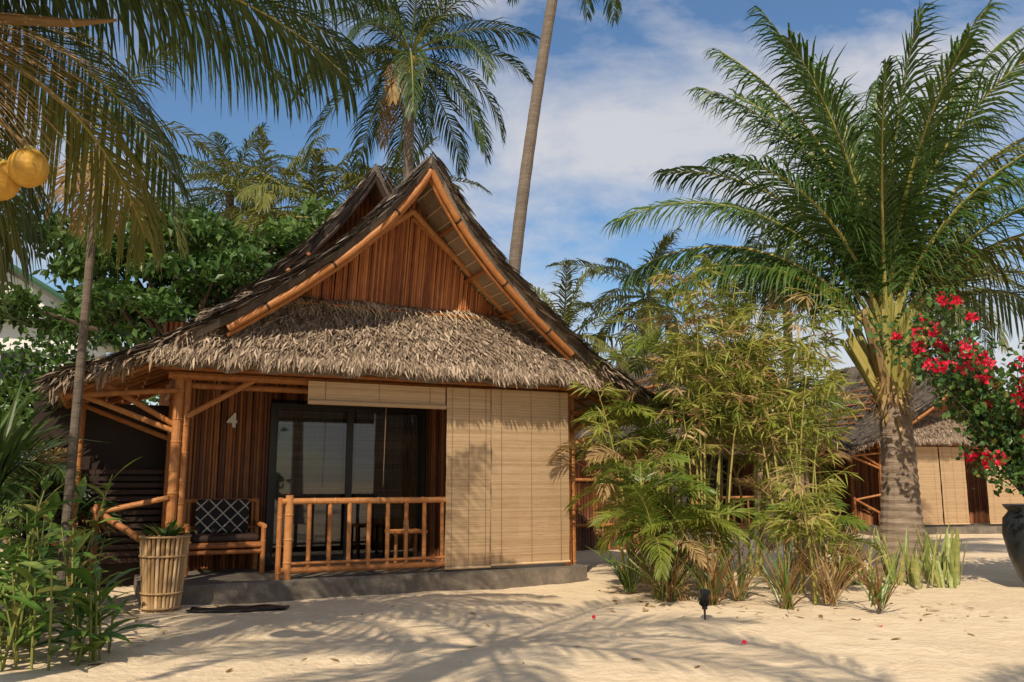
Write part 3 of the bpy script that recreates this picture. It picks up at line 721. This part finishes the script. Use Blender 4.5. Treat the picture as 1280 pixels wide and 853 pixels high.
spiky('pandanus_plant',-5.5,9.0,1.3,60,104,mats=('palmdk','palm'),w=.055,stem=1.4,grav=.28)
spiky('pandanus_plant',-6.6,10.4,1.5,60,105,mats=('palm','palmdk'),w=.06,stem=1.5,grav=.28)
areca('areca_palm',-6.6,12.0,1.6,6,1.3,106,mats=('palm','rachis','palmdk'))

random.seed(110)
bx,by=7.62,12.5
pt=empty('ceramic_pot',(bx-.02,by-.1,0))
mb=MB('pot','soil'); prf=[(.22,0),(.30,.12),(.40,.4),(.46,.72),(.44,.95),(.36,1.05),(.42,1.12),(.43,1.15)]
mb.tube([(0,0,z) for r_,z in prf],[r_ for r_,z in prf],28,0,.5); mb.build('pot_body',pt,smooth=True)
mb=MB('shrubleaf','bark','flower','palmyl')
b=V((bx,by,1.1))
for k in range(66):
    tx=bx+R(-2.5,1.6); ty=by+R(-1.2,.8); tz=R(1.3,4.2)
    if tx<bx-1.2: tz=R(2.7,4.4)
    m1=b.lerp(V((tx,ty,tz)),.5)+UP*R(.3,.9); e=V((tx,ty,tz)); pts=[]
    for i in range(9):
        u=i/8; pts.append((b*(1-u)**2)+m1*(2*u*(1-u))+e*u*u)
    mb.tube(pts,[.018*(1-.8*i/8) for i in range(9)],5,1)
    for q in range(105):
        u=R(.3,1); i=min(7,int(u*8)); p=pts[i].lerp(pts[i+1],u*8-i)+V((R(-.2,.2),R(-.2,.2),R(-.2,.18)))
        qleaf(mb,p,R(.07,.13),0 if R(0,1)<.93 else 3,None,.7,.4)
    if k%4!=0:
        for q in range(random.choice((1,2,2,3))):
            u=R(.72,1); i=min(7,int(u*8)); c=pts[i].lerp(pts[i+1],u*8-i)+V((R(-.1,.1),-R(.05,.3),R(-.1,.1))); s_=R(.5,1.2)
            for l in range(28): qleaf(mb,c+rdir()*R(.02,.12)*s_,R(.055,.09),2,None,.8,.2)
mb.build('bougainvillea')

wb=empty('white_house',(-20.0,31,.5),rad(18))
mb=MB('white','green_roof','frame')
mb.box((-4,0,-.6),(3.4,7,7.2),0,.5)
mb.add([(-4.6,-.7,7.0),(4.2,-.7,7.0),(-.2,-.7,9.6),(-4.6,8,7.0),(4.2,8,7.0),(-.2,8,9.6)],[(0,2,5,3),(1,4,5,2),(0,3,4,1)],1,.5)
mb.add([(-4.1,-.02,7.2),(3.5,-.02,7.2),(-.2,-.02,9.4)],[(0,1,2)],0,.5)
mb.tube([(-4.7,-.74,6.95),(-.2,-.74,9.65),(4.3,-.74,6.95)],.13,6,1)
for x in(-2.6,.8): mb.box((x,-.06,4.2),(x+1.3,-.022,5.8),2)
mb.build('walls_and_roof',wb)
random.seed(120)
mb=MB('wall','bamboo'); x=0
while x<2.6: 
    mb.tube([(x,0,-.05),(x,0,1.7+R(-.03,.03))],.035,6,0); x+=.068
mb.pole((0,-.05,1.5),(2.6,-.05,1.5),.04,1); mb.pole((0,-.05,.5),(2.6,-.05,.5),.04,1)
mb.build('bamboo_fence',loc=(1.1,19.0,0),rot=rad(12),smooth=True)

# ------------------------------------------------------------ world, sun, camera
SV=V((-.25,-.97,0)).normalized(); EL=rad(41)
sun=bpy.data.lights.new('sun','SUN'); sun.energy=5.0; sun.angle=rad(.5); sun.color=(1,.885,.70)
so=bpy.data.objects.new('sun',sun); scene.collection.objects.link(so)
sd=V((SV.x*math.cos(EL),SV.y*math.cos(EL),math.sin(EL)))
so.rotation_euler=(-sd).to_track_quat('-Z','Y').to_euler(); so.location=(0,0,30)
w=bpy.data.worlds.new('World'); scene.world=w; w.use_nodes=True; nt=w.node_tree;N=nt.nodes;L=nt.links
bg=N['Background']; bg.inputs['Strength'].default_value=.15
sk=N.new('ShaderNodeTexSky'); sk.sky_type='NISHITA'; sk.sun_disc=False; sk.sun_elevation=EL; sk.sun_rotation=math.atan2(SV.x,SV.y); sk.air_density=1.1; sk.dust_density=.4; sk.ozone_density=2.2
hs=N.new('ShaderNodeHueSaturation'); hs.inputs['Saturation'].default_value=1.22; hs.inputs['Value'].default_value=.82; L.new(sk.outputs[0],hs.inputs['Color'])
tc=N.new('ShaderNodeTexCoord'); mp=N.new('ShaderNodeMapping'); mp.inputs['Scale'].default_value=(1.0,1.0,2.2); mp.inputs['Rotation'].default_value=(0,rad(25),rad(20)); mp.inputs['Location'].default_value=(.35,0.2,.1)
L.new(tc.outputs['Generated'],mp.inputs[0])
n1=N.new('ShaderNodeTexNoise'); n1.inputs['Scale'].default_value=2.6; n1.inputs['Detail'].default_value=11; n1.inputs['Roughness'].default_value=.6; n1.inputs['Distortion'].default_value=.4
L.new(mp.outputs[0],n1.inputs[0])
rp=N.new('ShaderNodeValToRGB'); e=rp.color_ramp.elements; e[0].position=.41; e[0].color=(0.05,0.05,0.05,1); e[1].position=.61; e[1].color=(.88,.88,.88,1)
L.new(n1.outputs['Fac'],rp.inputs[0])
mx=N.new('ShaderNodeMix'); mx.data_type='RGBA'; L.new(rp.outputs[0],mx.inputs[0]); L.new(hs.outputs[0],mx.inputs[6]); mx.inputs[7].default_value=(4.6,4.55,4.7,1)
L.new(mx.outputs[2],bg.inputs['Color'])
cam=bpy.data.cameras.new('camera'); cam.lens=29.5; cam.sensor_width=36; cam.clip_end=2000
co=bpy.data.objects.new('camera',cam); scene.collection.objects.link(co); co.location=(0,0,1.5); co.rotation_euler=(rad(99.4),0,0)
scene.camera=co
scene.view_settings.view_transform='Standard'; scene.view_settings.look='None'; scene.view_settings.exposure=0
print('faces',sum(len(o.data.polygons) for o in scene.objects if o.type=='MESH'))
